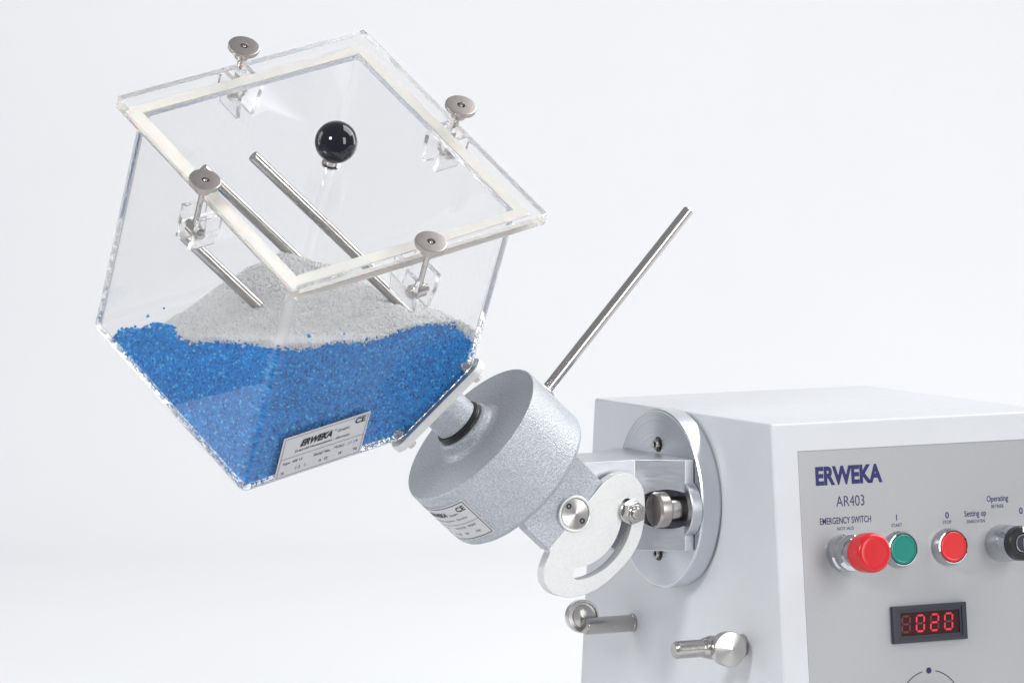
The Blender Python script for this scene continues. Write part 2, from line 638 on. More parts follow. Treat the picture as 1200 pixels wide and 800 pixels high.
# display
dis = obj('display', boolean(box('display', 0.1058, 0.1782, -0.1880, -0.1568, -0.0002, 0.0042, 0.0006),
          [(box('c', 0.1136, 0.1714, -0.1822, -0.1626, 0.0022, 0.01), Matrix.Identity(4)),
           (box('c', 0.1110, 0.1735, -0.1846, -0.1602, 0.0032, 0.01), Matrix.Identity(4))]), 'dark', drive, front(0, 0, 0))
obj('display_window', box('display_window', 0.1138, 0.1712, -0.1820, -0.1628, 0.0018, 0.0024), 'screen', dis, front(0, 0, 0))
SEG = dict(zip('abcdefg', [((-1, 1), (1, 1)), ((1, 1), (1, 0)), ((1, 0), (1, -1)), ((-1, -1), (1, -1)), ((-1, 0), (-1, -1)), ((-1, 1), (-1, 0)), ((-1, 0), (1, 0))]))
DIG = {'0': 'abcdef', '2': 'abdeg', ' ': ''}


def digit(ch, cx, cs):
    for lit in (True, False):
        bm = bmesh.new()
        for k, (p, q) in SEG.items():
            if (k in DIG[ch]) != lit:
                continue
            hw, hh, t = 0.0037, 0.0066, 0.00085
            P = Vector((p[0] * hw, p[1] * hh)); Q = Vector((q[0] * hw, q[1] * hh))
            dv = (Q - P).normalized(); nv = Vector((-dv.y, dv.x)); P = P + dv * 0.0005; Q = Q - dv * 0.0005
            pts = [P, P + (dv + nv) * t, Q + (nv - dv) * t, Q, Q - (dv + nv) * t, P + (dv - nv) * t]
            bm.faces.new([bm.verts.new((a.x + a.y * 0.06, a.y, 0)) for a in pts])
        if not bm.faces:
            bm.free(); continue
        obj('digit' if lit else 'unlit_digit', finish(bm, 'digit', 0), 'lit' if lit else 'unlit', dis,
            front(cx, cs, 0.0026 if lit else 0.00255))


for ch, cx in zip(' 020', (0.1190, 0.1330, 0.1470, 0.1608)):
    digit(ch, cx, 0.1722)

# flange on the left side of the housing
fl_m = frame((0, Y0, Z0), (0, 1, 0), (0, 0, 1), (1, 0, 0))
fl_m = frame((0, Y0, Z0), (0, -1, 0), (0, 0, 1), (-1, 0, 0))
flange = obj('mounting_flange', lathe('mounting_flange', [(0, 0.0005), (0.0745, 0.0005), (0.0752, 0.002), (0.0764, 0.0035), (0.0764, 0.0186), (0.0752, 0.0198),
             (0.0740, 0.0200), (0, 0.0200)], 160), 'turned_alu', drive, fl_m)


def socket_screw(parent, mw, r=0.0045):
    s_ = obj('socket_screw', tube('socket_screw', r, r * 0.5, 0.0, r * 0.8, 0.0004, 24), 'steel', parent, mw)
    obj('socket_recess', cyl('socket_recess', r * 0.5, 0, r * 0.2, 0.0001, 6), 'hole', s_, mw)
    obj('socket_rim', tube('socket_rim', r * 1.45, r * 1.08, 0.0, 0.0003, 0.0001, 24), 'hole', s_, mw)
    return s_


for dy, dz in ((0, 0.0465), (0, -0.0465)):
    socket_screw(flange, frame((-0.0201, Y0 + dy, Z0 + dz), (0, -1, 0), (0, 0, 1), (-1, 0, 0)))

# two locking pins on the side wall
X_ = (-1, 0, 0)
p1 = Vector((0, 0.2395, -0.1915))
pin = obj('locking_pin', lathe('locking_pin', [(0, 0.0), (0.0080, 0), (0.0080, 0.0015), (0.0074, 0.002), (0.0074, 0.046), (0.0066, 0.0475), (0, 0.0475)], 48),
          'steel', drive, zframe(p1 + Vector((-0.0003, 0, 0)), X_), label='left locking pin with a round collar at its free end')
obj('pin_collar', lathe('pin_collar', [(0, 0), (0.0122, 0), (0.0143, 0.0012), (0.0145, 0.0025), (0.0145, 0.0085), (0.0136, 0.0100), (0.0125, 0.0100), (0.0118, 0.0085),
    (0.0100, 0.0085), (0.0096, 0.0100), (0.0060, 0.0112), (0, 0.0116)], 64), 'turned', pin,
    zframe(p1 + Vector((-0.0430, 0.0180, 0.0070)), (-0.12, -1, 0.05)))
p2 = Vector((-0.028, 0.032, -0.1885))
pin = obj('locking_pin', lathe('locking_pin', [(0, -0.027), (0.0095, -0.027), (0.0095, -0.010), (0.0100, 0.004), (0.0078, 0.0115), (0.0074, 0.0125), (0.0074, 0.036), (0.0055, 0.0385), (0, 0.0385)], 48),
          'steel', drive, zframe(p2 + Vector((0, 0.014, 0)), X_), label='right locking pin with a cone faced knob')
obj('pin_knob', lathe('pin_knob', [(0, -0.014), (0.0120, -0.014), (0.0140, -0.0120), (0.0146, -0.0105), (0.0148, -0.0025), (0.0142, -0.0012), (0.0010, 0.0012), (0, 0.0012)], 64),
    'turned', pin, zframe(p2 + Vector((0.006, -0.005, 0)), (-0.05, -1, 0.05)))

# ------------------------------------------------------------------ tilting gear head attachment
gear = thing('tilting_gear_head', 'blue grey hammered gear head tilted upwards on an aluminium bracket beside the drive unit',
             'gear head', (-0.02, Y0, -0.1135))
# bracket block
plan = [(-0.150, 0.119), (-0.0625, 0.119), (-0.0290, 0.0935), (-0.0203, 0.0935), (-0.0203, 0.2190), (-0.0290, 0.2190), (-0.0625, 0.193), (-0.150, 0.193)]
blk = prism('bracket', plan, -0.1130, -0.0357, 0.0010, 30, 2)
end_cut = prism('c', [(-0.16, -0.16), (-0.070, -0.16), (-0.078, -0.113), (-0.092, -0.106), (-0.104, -0.094), (-0.111, -0.078), (-0.1135, -0.060), (-0.1135, -0.02), (-0.16, -0.02)], -0.30, 0.05)
hump = lathe('c', [(0, 0), (0.0240, 0), (0.0240, 0.0085), (0.0232, 0.0092), (0, 0.0092)], 64)
bore = lathe('c', [(0, 0), (0.0166, 0), (0.0166, 0.06), (0, 0.06)], 64)
hm_ = zframe((-0.0204, 0.1030, -0.0775), X_)
blk = boolean(blk, [(hump, hm_)], 'UNION')
blk = boolean(blk, [(bore, zframe((-0.0225, 0.1030, -0.0775), X_)), (end_cut, frame((0, 0, 0), (1, 0, 0), (0, 0, 1), (0, -1, 0)))])
bracket = obj('bracket', blk, 'alu', gear)
kb = obj('index_bolt', lathe('index_bolt', [(0, 0.0), (0.0105, 0.0), (0.0105, 0.0205), (0, 0.0205)], 48), 'steel', gear, zframe((-0.0238, 0.1030, -0.0775), X_))
obj('bolt_head', lathe('bolt_head', [(0, 0.0), (0.0135, 0), (0.0148, 0.0012), (0.0150, 0.002), (0.0150, 0.0092), (0.0146, 0.0100), (0.0136, 0.0118), (0.0100, 0.0122), (0, 0.0122)], 64), 'knob', kb,
    zframe((-0.0423, 0.1030, -0.0775), X_))

# drum
GM = frame(G, BV, A.cross(BV), A)                 # local z along the axis, 0 at the cap
drum = obj('gear_drum', lathe('gear_drum', [(0, 0), (0.0350, 0), (0.0688, 0), (0.0702, -0.0007), (0.0709, -0.0022), (0.0709, -0.058), (0.0695, -0.0615),
           (0.0665, -0.064), (0, -0.064)], 160), 'hammer', gear, GM)
boss = obj('boss', lathe('boss', [(0, -0.0005), (0.0335, -0.0005), (0.0300, 0.0005), (0.0275, 0.0018), (0.0262, 0.0032), (0.0256, 0.0048), (0.0252, 0.0095), (0.0240, 0.0108),
           (0.0228, 0.0113), (0, 0.0113)], 96), 'hammer', drum, GM)
# yoke: two cheeks
def axis_poly(pts, ya, yb, name, bevel=0.001, smooth=30):
    """polygon in (s, c) - s along -axis from the cap, c across - swept from y ya to yb"""
    mw = frame((G.x, 0, G.z), -A, -CV, (0, 1, 0))
    return prism(name, [(s, -c) for s, c in pts], ya, yb, bevel, smooth), mw


cheek = [(0.058, -0.0375), (0.066, -0.0385), (0.072, -0.0400), (0.0992, -0.0400), (0.0992, 0.0340), (0.072, 0.0350), (0.066, 0.0360), (0.058, 0.0370)]
for ya, yb in ((0.1022, 0.1185), (0.1940, 0.2100)):
    q = cheek if ya < 0.15 else [(min(s_, 0.0900), max(c_, -0.0320)) for s_, c_ in cheek]
    me, mw = axis_poly(q, ya, yb, 'cheek')
    obj('yoke_cheek', me, 'hammer', gear, mw)
me, mw = axis_poly([(0.060, -0.048), (0.069, -0.040), (0.069, 0.040), (0.060, 0.048)], 0.118, 0.195, 'back_plate')
obj('back_plate', me, 'hammer', gear, mw)

# sector plate: outline surveyed in (x, z) on its front face
outline = [(-0.1030, -0.0525), (-0.0975, -0.0492), (-0.0924, -0.0464), (-0.0865, -0.0448), (-0.0803, -0.0446), (-0.0750, -0.0464), (-0.0705, -0.0498), (-0.0665, -0.0546),
           (-0.0641, -0.0602), (-0.0630, -0.0670), (-0.0628, -0.0760), (-0.0637, -0.0870), (-0.0662, -0.0980), (-0.0702, -0.1070), (-0.0755, -0.1148), (-0.0822, -0.1220),
           (-0.0900, -0.1286), (-0.0985, -0.1350), (-0.1075, -0.1402), (-0.1165, -0.1440), (-0.1260, -0.1462), (-0.1350, -0.1466), (-0.1430, -0.1452), (-0.1500, -0.1424),
           (-0.1552, -0.1380), (-0.1584, -0.1322), (-0.1594, -0.1262), (-0.1582, -0.1195), (-0.1552, -0.1125), (-0.1530, -0.1085), (-0.1526, -0.1060), (-0.1540, -0.1052)]
outline = [(x, z) for x, z in outline]
pv = Vector((-0.1301, -0.0765))
plate_bm = prism_bm([(x, z) for x, z in outline], -0.113, -0.1012, 0.0007)
plate = finish(plate_bm, 'sector_plate')
# curved slot
sl = []
a0, a1, rs, hw = R(-86), R(6), 0.0505, 0.0052
n_ = 28
for i in range(n_ + 1):
    a = a0 + (a1 - a0) * i / n_
    sl.append((pv.x + (rs + hw) * math.cos(a), pv.y + (rs + hw) * math.sin(a)))
for i in range(1, 8):
    b2 = a1 + math.pi * i / 8
    sl.append((pv.x + rs * math.cos(a1) + hw * math.cos(b2), pv.y + rs * math.sin(a1) + hw * math.sin(b2)))
for i in range(n_ + 1):
    a = a1 + (a0 - a1) * i / n_
    sl.append((pv.x + (rs - hw) * math.cos(a), pv.y + (rs - hw) * math.sin(a)))
for i in range(1, 8):
    b2 = a0 + math.pi + math.pi * i / 8
    sl.append((pv.x + rs * math.cos(a0) + hw * math.cos(b2), pv.y + rs * math.sin(a0) + hw * math.sin(b2)))
plate = boolean(plate, [(prism('c', sl, -0.13, -0.09), Matrix.Identity(4))])
PM = frame((0, 0, 0), (1, 0, 0), (0, 0, 1), (0, -1, 0))
sector = obj('sector_plate', plate, 'cast', gear, PM)
PF = 0.1012                                       # y of its front face
NY = (0, -1, 0)
pc = (pv.x, PF - 0.0002, pv.y)
pcap = obj('pivot_cap', tube('pivot_cap', 0.0154, 0.0132, -0.006, 0.0022, 0.0005), 'cast', gear, zframe(pc, NY))
obj('cap_disc', lathe('cap_disc', [(0, -0.004), (0.0129, -0.004), (0.0129, 0.0012), (0.0124, 0.0016), (0, 0.0019)], 64), 'turned', pcap, zframe(pc, NY))
for dx, dz in ((-0.0060, 0.0068), (0.0066, -0.0062)):
    q = Vector(pc) + Vector((dx, -0.0019, dz))
    s_ = obj('cap_screw', tube('cap_screw', 0.0024, 0.0011, -0.001, 0.0003, 0.0002, 20), 'hole', pcap, zframe(q, NY))
    obj
bx = Vector((-0.0775, PF, -0.0775))
hexp = [(0.0098 * math.cos(R(60 * i + 18)), 0.0098 * math.sin(R(60 * i + 18))) for i in range(6)]
clampb = obj('clamp_bolt', prism('clamp_nut', hexp, 0.0040, 0.0112, 0.0006), 'chrome', gear, zframe(bx, NY))
clampb.data.materials[0] = M['bright_steel']
obj('washer', tube('washer', 0.0105, 0.0045, 0.0003, 0.0038, 0.0004), 'bright_steel', clampb, zframe(bx, NY))
obj('stud', lathe('stud', [(0, -0.017), (0.0046, -0.017), (0.0046, 0.0135), (0.0038, 0.0145), (0, 0.0147)], 32), 'bright_steel', clampb, zframe(bx, NY))
obj('stud_collar', tube('stud_collar', 0.0066, 0.0050, 0.0100, 0.0122, 0.0004), 'bright_steel', clampb, zframe(bx, NY))

# handle rod on the drum
hb = G - A * 0.0310 + CV * 0.0709
HM = zframe(hb, CV + Vector((0.012, 0, -0.01)))
handle = obj('handle_rod', lathe('handle_rod', [(0, -0.003), (0.0047, -0.003), (0.0047, 0.2035), (0.0040, 0.2045), (0, 0.2045)], 40), 'steel', gear, HM)
obj('rod_collar', lathe('rod_collar', [(0, -0.002), (0.0088, -0.002), (0.0090, 0.0012), (0.0084, 0.0022), (0.0062, 0.0036), (0, 0.0036)], 6), 'steel', handle, HM)

# rating label wrapped round the drum
def drum_pt(theta, s, lift):
    r = 0.0709 + lift
    return G - A * s + (BV * math.cos(theta) + CV * math.sin(theta)) * r


TH0, TH1, SL0, SL1 = R(-127), R(-72), 0.0115, 0.0534
bm = bmesh.new()
NN = 24
for lift, inset, mi in ((0.0003, 0, 0),):
    g = [[bm.verts.new(drum_pt(TH0 + (TH1 - TH0) * i / NN, s, lift)) for s in (SL0, SL1)] for i in range(NN + 1)]
    for i in range(NN):
        bm.faces.new((g[i][0], g[i][1], g[i + 1][1], g[i + 1][0]))
me = finish(bm, 'rating_label', 60)
lab = obj('rating_label', me, 'label', gear)


def bend(me):
    """u (m) runs with the arc from the front edge backwards is reading direction reversed, v across"""
    return me


def on_drum(name, me, u0, v0, material):
    """lettering mesh; u along the arc from the label's far edge to TH0, v upward = towards the cap"""
    co = np.empty(len(me.vertices) * 3); me.vertices.foreach_get('co', co); co = co.reshape(-1, 3)
    out = []
    for x, y, z in co:
        th = TH1 - (u0 + x) / 0.0709
        out.append(drum_pt(th, SL0 + (v0 - y), 0.0006))
    me.vertices.foreach_set('co', np.array([c for p in out for c in p]))
    me.update()
    obj(name, me, material, lab)


UW = (TH1 - TH0) * 0.0709
SW = SL1 - SL0


def bar_mesh(x0, x1, y0, y1, n=1):
    bm = bmesh.new()
    for i in range(n):
        a = x0 + (x1 - x0) * i / n; c = x0 + (x1 - x0) * (i + 1) / n
        bm.faces.new([bm.verts.new(p) for p in ((a, y0, 0), (c, y0, 0), (c, y1, 0), (a, y1, 0))])
    return finish(bm, 'bar', 0)


# frame lines of the drum label
frm = [(0.0015, UW - 0.0015, -0.0015, -0.0021, 20), (0.0015, UW - 0.0015, -SW + 0.0021, -SW + 0.0015, 20), (0.0015, UW - 0.0015, -0.0225, -0.0228, 20),
       (UW - 0.0021, UW - 0.0015, -0.0015, -SW + 0.0015, 1), (0.0015, 0.0021, -0.0015, -SW + 0.0015, 1)]
me = join_meshes([(bar_mesh(*f), Matrix.Identity(4)) for f in frm], 'frame_line')
on_drum('frame_line', me, 0, 0, 'black_ink')
for s_, u, vv, wd, ht, bo, sh in (('ERWEKA', 0.026, 0.0095, 0.026, 0.0052, 0.04, 0.3), ('GmbH', 0.0475, 0.0110, 0.011, 0.0022, 0.0, 0.2), ('CE', 0.0590, 0.0075, 0.0095, 0.0052, 0.02, 0),
                              ('D-63150 Heusenstamm   Germany', 0.0340, 0.0172, 0.048, 0.0026, 0.0, 0.2), ('Type   AR          Serial No.  79365', 0.0330, 0.0268, 0.052, 0.0026, 0.0, 0.2),
                              ('V 24     A 10     W       Hz', 0.0330, 0.0340, 0.050, 0.0026, 0.0, 0.2)):
    on_drum('lettering', text_mesh(s_, wd, ht, bo, sh), u, vv, 'black_ink')

# ------------------------------------------------------------------ mixing cube
cube = thing('mixing_cube', 'clear acrylic mixing cube with clamped lid, held corner down on the tilted gear head', 'mixing cube', tuple(KC))


def poly_solid(name, x0, x1, y0, y1, z0, z1, cut, bevel, seg=3, keep_top=False):
    bm = bmesh.new()
    v = [bm.verts.new((x, y, z)) for z in (z0, z1) for y in (y0, y1) for x in (x0, x1)]
    for q in ((0, 1, 3, 2), (4, 5, 7, 6), (0, 1, 5, 4), (2, 3, 7, 6), (0, 2, 6, 4), (1, 3, 7, 5)):
        bm.faces.new([v[i] for i in q])
    bmesh.ops.recalc_face_normals(bm, faces=bm.faces[:])
    if bevel:
        es = [e for e in bm.edges if not (keep_top and all(abs(q.co.z - z1) < 1e-6 for q in e.verts))]
        bmesh.ops.bevel(bm, geom=es, offset=bevel, segments=seg, profile=0.5, affect='EDGES')
    r_ = bmesh.ops.bisect_plane(bm, geom=bm.verts[:] + bm.edges[:] + bm.faces[:], plane_co=(cut / 3,) * 3, plane_no=(-1, -1, -1), clear_outer=True)
    bmesh.ops.holes_fill(bm, edges=bm.edges[:], sides=0)
    bmesh.ops.recalc_face_normals(bm, faces=bm.faces[:])
    return bm


HB = H - 0.0003
outer = finish(poly_solid('walls', 0, L, 0, L, 0, HB, CUT, 0.0085, 10, True), 'walls')
ICUT = CUT + TC * math.sqrt(3)
inner = finish(poly_solid('inner', T, L - T, T, L - T, T, HB + 0.05, ICUT, 0.0040, 6, True), 'inner')
walls = boolean(outer, [(inner, Matrix.Identity(4))])
satin_edges(walls, lambda p: p.normal.z > 0.9 and p.center.z > HB - 0.001)
body = obj('cube_walls', walls, 'acrylic', cube, CUBE)

# lid with four notches, gasket, handle ball
LX0, LX1, LY0, LY1 = -0.0139, L + 0.0195, -0.0176, L + 0.0062
LT = 0.0115
lidm = box('lid', LX0, LX1, LY0, LY1, H, H + LT, 0.0008, 2)
CP = [((0.1127, 0.2430), (0, 1)), ((0.1127, -0.0165), (0, -1)), ((0.2430, 0.1127), (1, 0)), ((-0.0215, 0.1147), (-1, 0))]
CP = [((0.2425, 0.1119), (1, 0)), ((0.1106, -0.0155), (0, -1)), ((0.1091, 0.2415), (0, 1)), ((-0.0235, 0.1140), (-1, 0))]
cuts = []
for (cx, cy_), (nx, ny) in CP:
    inn = 0.006
    if nx:
        xs = sorted((cx - nx * inn, cx + nx * 0.04)); ys = (cy_ - 0.0036, cy_ + 0.0036)
    else:
        xs = (cx - 0.0036, cx + 0.0036); ys = sorted((cy_ - ny * inn, cy_ + ny * 0.04))
    cuts.append((box('c', xs[0], xs[1], ys[0], ys[1], H - 0.01, H + 0.03), Matrix.Identity(4)))
lidm = boolean(lidm, cuts)
satin_edges(lidm, lambda p: abs(p.normal.z) < 0.5)
lid = obj('lid', lidm, 'acrylic', cube, CUBE)
GW = 0.0098
bm = bmesh.new()
GO = 0.0060                                        # the seal sits in the lid, a little outside the walls
o_ = [(-GO, -GO), (L + GO, -GO), (L + GO, L + GO), (-GO, L + GO)]
i_ = [(GW - GO, GW - GO), (L - GW + GO, GW - GO), (L - GW + GO, L - GW + GO), (GW - GO, L - GW + GO)]
rings = [[bm.verts.new((x, y, z)) for x, y in ring] for ring, z in ((o_, H + 0.0030), (o_, H + 0.0060), (i_, H + 0.0060), (i_, H + 0.0030))]
for k in range(4):
    a, b = rings[k], rings[(k + 1) % 4]
    for i in range(4):
        bm.faces.new((a[i], a[(i + 1) % 4], b[(i + 1) % 4], b[i]))
obj('gasket', finish(bm, 'gasket', 0), 'gasket', lid, CUBE)
HC = CUBE @ T_((0.1055, 0.1165, H + LT))
obj('handle_stem', lathe('handle_stem', [(0, 0.0002), (0.0074, 0.0002), (0.0074, 0.0016), (0.0060, 0.0022), (0.0058, 0.0085), (0, 0.0085)], 40), 'steel', lid, HC)
ball = [(0, -0.0172)] + [(0.0172 * math.sin(R(t_)), -0.0172 * math.cos(R(t_))) for t_ in range(4, 180, 4)] + [(0, 0.0172)]
obj('handle_ball', lathe('handle_ball', ball, 72, 180), 'ball', lid, HC @ T_((0, 0, 0.0235)))

# four clamps: tapered acrylic lug, swing bolt, pivot pin, knurled nut
blk_m = None
kn_m = lathe('knurled_nut', [(0, -0.0075), (0.0056, -0.0075), (0.0060, -0.0070), (0.0064, 0.0002), (0.0118, 0.0004), (0.0128, 0.0012), (0.0131, 0.0016), (0.0131, 0.0042),
                           (0.0127, 0.0048), (0.0120, 0.0052), (0.0036, 0.0052), (0.0032, 0.0046), (0.0030, 0.0030), (0, 0.0030)], 96, 30, (0.0129, 0.0005))
rec_m = cyl('nut_recess', 0.0029, 0.0031, 0.0034, 0.0001, 6)
rec2_m = cyl('bolt_tip', 0.0017, 0.0030, 0.0050, 0.0004, 20)
bolt_m = cyl('swing_bolt', 0.0023, -0.036, 0.006, 0.0003, 20)
pinm = lathe('pivot_pin', [(0, -0.0105), (0.0028, -0.0105), (0.0032, -0.0100), (0.0032, 0.0100), (0.0028, 0.0105), (0, 0.0105)], 24)
eye_m = tube('bolt_eye', 0.0060, 0.0033, -0.0048, 0.0048, 0.0004, 32)
for idx, ((cx, cy_), (nx, ny)) in enumerate(CP):
    out = Vector((nx, ny, 0)); al = Vector((-ny, nx, 0))
    d_out = (cx * nx + cy_ * ny) - (L if (nx + ny) > 0 else 0)
    wall = d_out                                   # distance from wall to bolt axis
    # local frame: x along the edge, y outwards, z up, origin on bolt axis at lid underside
    LM = CUBE @ frame((cx, cy_, H), al, out, (0, 0, 1)) if False else CUBE @ Matrix(((al.x, out.x, 0, cx), (al.y, out.y, 0, cy_), (0, 0, 1, H), (0, 0, 0, 1)))
    y_in = -wall + 0.0003
    prof = [(-0.0125, -0.0008), (-0.0122, -0.016), (-0.0080, -0.033), (0.0080, -0.033), (0.0122, -0.016), (0.0125, -0.0008)]
    lug = bmesh.new()
    for xa, xb, xc in ((-0.0125, -0.0080, -0.0085), (0.0080, 0.0125, 0.0085)):
        q = [(xa, -0.0008), (xa * 0.98, -0.016), (xa * 0.72, -0.033), (xb * 0.66, -0.033), (xb, -0.016), (xb, -0.0008)]
        if xa > 0:
            q = [(xa, -0.0008), (xa * 0.98, -0.016), (xa * 0.66, -0.033), (xb * 0.72, -0.033), (xb, -0.016), (xb, -0.0008)]
        lo = [lug.verts.new((x, y_in, z)) for x, z in q]; hi = [lug.verts.new((x, 0.0075, z)) for x, z in q]
        lug.faces.new(lo); lug.faces.new(hi[::-1])
        for i in range(6):
            lug.faces.new((lo[i], hi[i], hi[(i + 1) % 6], lo[(i + 1) % 6]))
    lug = finish(lug, 'lug', 0)
    satin_edges(lug, lambda p: abs(p.normal.x) < 0.5)
    cl = obj('clamp', lug, 'acrylic', cube, LM)
    PV = LM @ T_((0, 0, -0.0190)) @ Matrix.Rotation(R(90), 4, 'Y')
    obj('pivot_pin', pinm, 'steel', cl, PV)
    obj('bolt_eye', eye_m, 'steel', cl, PV)
    bolt = bolt_m if idx else bolt_m
    obj('swing_bolt', bolt_m, 'steel', cl, LM @ T_((0, 0, 0.0190)))
    KM = LM @ T_((0, 0, LT + 0.0150))
    obj('knurled_nut', kn_m, 'knob', cl, KM)
    obj('nut_recess', rec_m, 'hole', cl, KM)
    obj('bolt_tip', rec2_m, 'steel', cl, KM)

# mounting plate on the cut corner (frame: z along +A, towards cube)
PMX = frame(C0, BV, A.cross(BV), A)
def vdir(E):
    q = E - A * E.dot(A)
    return q.normalized()
tri = []
for Ei in (E0, E1, E2):
    q = vdir(Ei)
    tri.append(Vector((q.dot(BV), q.dot(A.cross(BV)))))
ang = [math.atan2(t_.y, t_.x) for t_ in tri]
pts = []
RV, RR = 0.0470, 0.0105
for a in sorted(ang):
    for k in range(-4, 5):
        b2 = a + R(60) * k / 4
        pts.append((RV * math.cos(a) + RR * math.cos(b2), RV * math.sin(a) + RR * math.sin(b2)))
mp = obj('mounting_plate', prism('mounting_plate', pts, -0.1628, -0.1552, 0.0012), 'cast', cube, PMX)
for a in ang:
    q = PMX @ T_((0.0445 * math.cos(a), 0.0445 * math.sin(a), -0.1629)) @ Matrix.Rotation(math.pi, 4, 'X')
    obj('plate_bolt', lathe('plate_bolt', [(0, 0), (0.0050, 0), (0.0050, 0.0012), (0.0042, 0.0014), (0.0042, 0.0055), (0.0036, 0.006), (0, 0.006)], 6), 'steel', mp, q)
neck = obj('neck', lathe('neck', [(0, -0.1630), (0.0205, -0.1630), (0.0198, -0.1636), (0.0195, -0.1650), (0.0195, -0.1900), (0.0188, -0.1905), (0, -0.1905)], 80), 'hammer', cube, PMX)
neck2 = obj('neck_stub', cyl('neck_stub', 0.0150, -0.1958, -0.1900, 0.0002), 'steel', neck, PMX)
obj('rubber_ring', lathe('rubber_ring', [(0.0150, -0.1906), (0.0205, -0.1906), (0.0218, -0.1911), (0.0221, -0.1920), (0.0213, -0.1929), (0.0221, -0.1938), (0.0220, -0.1948), (0.0208, -0.1953), (0.0150, -0.1953)], 80, 60), 'rubber', neck, PMX)
# three mixing rods parallel to the axis
rod_m = lathe('mixing_rod', [(0, -0.1525), (0.0048, -0.1525), (0.0048, 0.1050), (0.0043, 0.1060), (0, 0.1060)], 32)
for a in ang:
    obj('mixing_rod', rod_m, 'steel', cube, PMX @ T_((0.0455 * math.cos(a), 0.0455 * math.sin(a), 0)))

# rating plate glued on the right front wall (local x = 0 face), reads along -E1, up along E2
RP = CUBE @ Matrix(((0, 0, -1, -0.0004), (-1, 0, 0, 0.1513), (0, 1, 0, 0.0300), (0, 0, 0, 1)))
rp = obj('rating_plate', box('rating_plate', -0.0438, 0.0438, -0.0230, 0.0230, -0.0001, 0.0003, 0.0001), 'label', cube, RP)


def plate_text(s_, x, y, wd, ht, bold=0.0, shear=0.25, mt='black_ink'):
    obj('lettering', text_mesh(s_, wd, ht, bold, shear), mt, rp, RP @ T_((x, y, 0.0006)))


plate_text('ERWEKA', -0.0090, 0.0118, 0.0320, 0.0075, 0.05, 0.35)
plate_text('®', 0.0100, 0.0145, 0.0020, 0.0020, 0, 0)
plate_text('GmbH', 0.0185, 0.0125, 0.0120, 0.0030)
plate_text('CE', 0.0345, 0.0170, 0.0105, 0.0062, 0.03, 0.0)
plate_text('D-63150 Heusenstamm - Germany', -0.0010, 0.0040, 0.0560, 0.0032, 0.01)
plate_text('Type  KB 15', -0.0290, -0.0070, 0.0200, 0.0034, 0.005, 0.1)
plate_text('Serial No.', 0.0010, -0.0070, 0.0170, 0.0032, 0.005, 0.1)
plate_text('79363 . 11 19', 0.0250, -0.0065, 0.0240, 0.0030, 0.0, 0.1, 'grey_ink')
plate_text('N.', -0.0365, -0.0170, 0.0035, 0.0032, 0.005, 0.1)
plate_text('1.5   l .', -0.0180, -0.0150, 0.0120, 0.0032, 0.0, 0.1)
plate_text('A  10', 0.0040, -0.0155, 0.0090, 0.0032, 0.0, 0.1)
plate_text('W', 0.0215, -0.0150, 0.0040, 0.0032, 0.0, 0.1)
plate_text('kg', 0.0370, -0.0155, 0.0040, 0.0036, 0.0, 0.1)
fr = [(-0.0420, 0.0420, 0.0212, 0.0208), (-0.0420, 0.0420, -0.0208, -0.0212), (-0.0420, -0.0416, -0.0212, 0.0212), (0.0416, 0.0420, -0.0212, 0.0212), (-0.0416, 0.0416, -0.0010, -0.0014)]
obj('frame_line', join_meshes([(bar_mesh(*f), Matrix.Identity(4)) for f in fr], 'frame_line'), 'grey_ink', rp, RP @ T_((0, 0, 0.0006)))

# ------------------------------------------------------------------ granules in the cube
CI = CUBE.inverted()
Cn = np.array(CUBE)[:3, :3]; Kn = np.array(KC)


def to_local(P):
    return (P - Kn) @ Cn


IN = T + 0.0009


def inside(Lc, m=0.0):
    return ((Lc[:, 0] > IN + m) & (Lc[:, 0] < L - IN - m) & (Lc[:, 1] > IN + m) & (Lc[:, 1] < L - IN - m) & (Lc[:, 2] > IN + m) &
            (Lc[:, 2] < H - 0.005) & (Lc.sum(1) > CUT + (TC + 0.0009 + m) * math.sqrt(3)))


def wob(x, y, s, seed):
    r2 = np.random.default_rng(seed)
    out = np.zeros_like(x)
    for k in range(7):
        a = r2.uniform(0, 6.28); f = s * r2.uniform(0.5, 2.2); p = r2.uniform(0, 6.28)
        out += np.sin((x * math.cos(a) + y * math.sin(a)) * f + p) / 7
    return out


def z_blue(x, y):
    z = 0.0795 + 0.011 * np.exp(-(((x + 0.275) / 0.045) ** 2 + ((y - 0.075) / 0.08) ** 2))
    z -= 0.35 * np.clip(x + 0.250, 0, None)
    z += 0.0085 * np.exp(-(((x + 0.462) / 0.022) ** 2 + ((y - 0.205) / 0.026) ** 2))
    z -= 0.004 * np.exp(-(((x + 0.445) / 0.02) ** 2 + ((y - 0.145) / 0.022) ** 2))
    z -= 0.20 * np.clip(-0.458 - x, 0, None) * 3
    z -= 0.003 * np.exp(-(((x + 0.405) / 0.02) ** 2 + ((y - 0.04) / 0.03) ** 2))
    return z + 0.0022 * wob(x, y, 90, 3)


